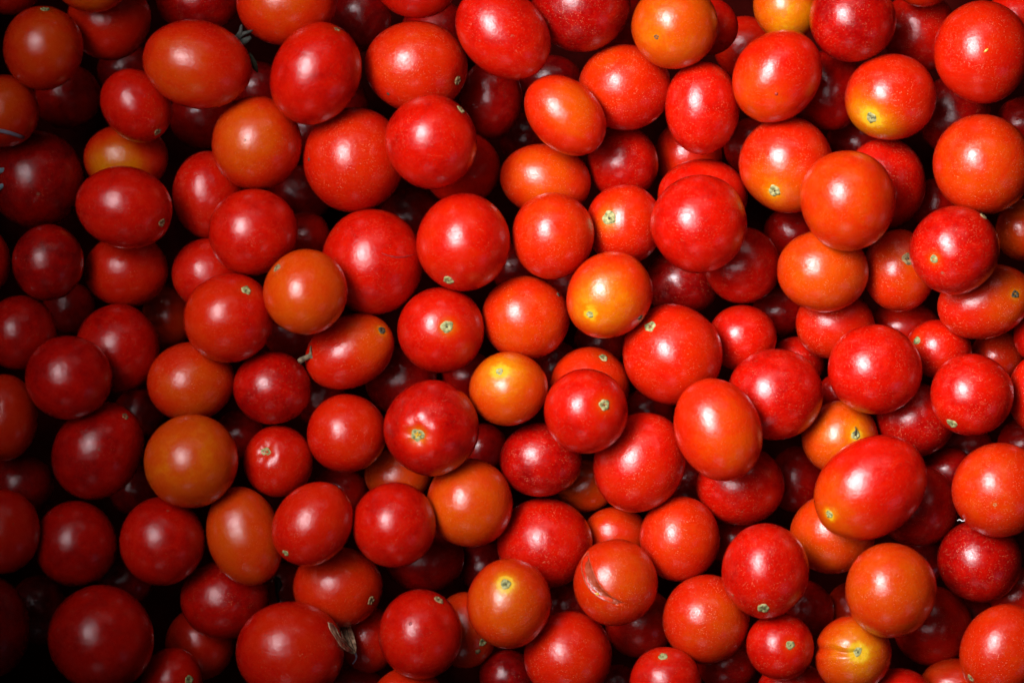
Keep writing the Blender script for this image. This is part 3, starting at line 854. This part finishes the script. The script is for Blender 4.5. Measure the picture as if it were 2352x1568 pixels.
for pts in ([(771, 1440), (778, 1456), (787, 1472), (800, 1488), (815, 1500)], [(783, 1436), (785, 1455), (790, 1470), (799, 1480), (815, 1494)],
            [(796, 1440), (800, 1456), (806, 1472), (812, 1486), (817, 1498)]):
    q = resample(pts, 14)
    V, F = tube([rel(r0, x, y, lz(x, y, 7)) for x, y in q], [1.0 * S] * 14, 6)
    link_mesh('vein', V, F, STUB, r0)
q = resample([(816, 1499), (819, 1507), (817, 1514), (812, 1521), (809, 1524)], 10)
V, F = tube([rel(r0, x, y, lz(816, 1499) + 2) for x, y in q], [(2.6 - .1 * k) * S for k in range(10)], 8)
link_mesh('curled_tip', V, F, STRAW, r0)

# thin green stalk in the dark gap
zs = Z[find('behind the thin green stalk')] + 62
r0 = thing('green_stalk', 'thin dark green stalk with a swollen end standing in a dark gap', 'stalk', 640, 1350, zs)
V, F = tube([rel(r0, 633, 1322, zs), rel(r0, 637, 1330, zs), rel(r0, 640, 1342, zs), rel(r0, 638, 1352, zs), rel(r0, 636, 1362, zs), rel(r0, 639, 1376, zs + 4), rel(r0, 642, 1390, zs + 4)],
            [2 * S, 7 * S, 9 * S, 6 * S, 3 * S, 2.4 * S, 3.4 * S], 10, .6)
link_mesh('stem', V, F, GREY, r0)

# straws at the left edge
i5 = find('grey straw lying on it')
pts = resample([(-30, 292), (0, 300), (25, 306), (55, 317)], 12)
r0 = thing('straw', 'short grey straw lying on the brownish orange tomato at the left edge', 'straw', 20, 305, Z[i5] + 80)
V, F = tube([rel(r0, x, y, top_z(x, y) + 3) for x, y in pts], [4.6 * S] * 12, 8, .5)
link_mesh('blade', V, F, STRAW, r0)
zb = top_z(8, 400) + 8
for (ptsb, lab) in (([(-30, 402), (-8, 396), (4, 391), (12, 388)], 'upper pale blue grey straw tip at the left edge on the large dark crimson tomato'),
                    ([(-30, 446), (-10, 436), (2, 429), (10, 423)], 'lower pale blue grey straw tip at the left edge on the large dark crimson tomato')):
    q = resample(ptsb, 8)
    r0 = thing('straw', lab, 'straw', q[4][0], q[4][1], zb)
    r0['group'] = 'pale straw tips at the left edge'
    V, F = tube([rel(r0, x, y, zb) for x, y in q], [6.0 * S] * 7 + [4 * S], 8, .6)
    link_mesh('blade', V, F, PALE_STRAW, r0)

# fine white fibre by the right edge
q = resample([(2199, 1195), (2204, 1192), (2210, 1196), (2217, 1195), (2222, 1199)], 12)
zf = Z[find('right edge with a tiny pale mark')] + 10
r0 = thing('fibre', 'fine white fibre in the gap below the orange red tomato with a tiny pale mark', 'fibre', 2210, 1195, zf)
V, F = tube([rel(r0, x, y, zf) for x, y in q], [.9 * S] * 12, 5)
link_mesh('strand', V, F, FIBRE, r0)

# ------------------------------------------------------------------ the surface under the heap
zg = (Z - C).min() * S - .002
bm = bmesh.new(); bmesh.ops.create_grid(bm, x_segments=8, y_segments=8, size=.6)
me = bpy.data.meshes.new('ground'); bm.to_mesh(me); bm.free(); me.materials.append(GROUND)
g = bpy.data.objects.new('ground', me); COL.objects.link(g); g.location.z = zg; g['kind'] = 'structure'
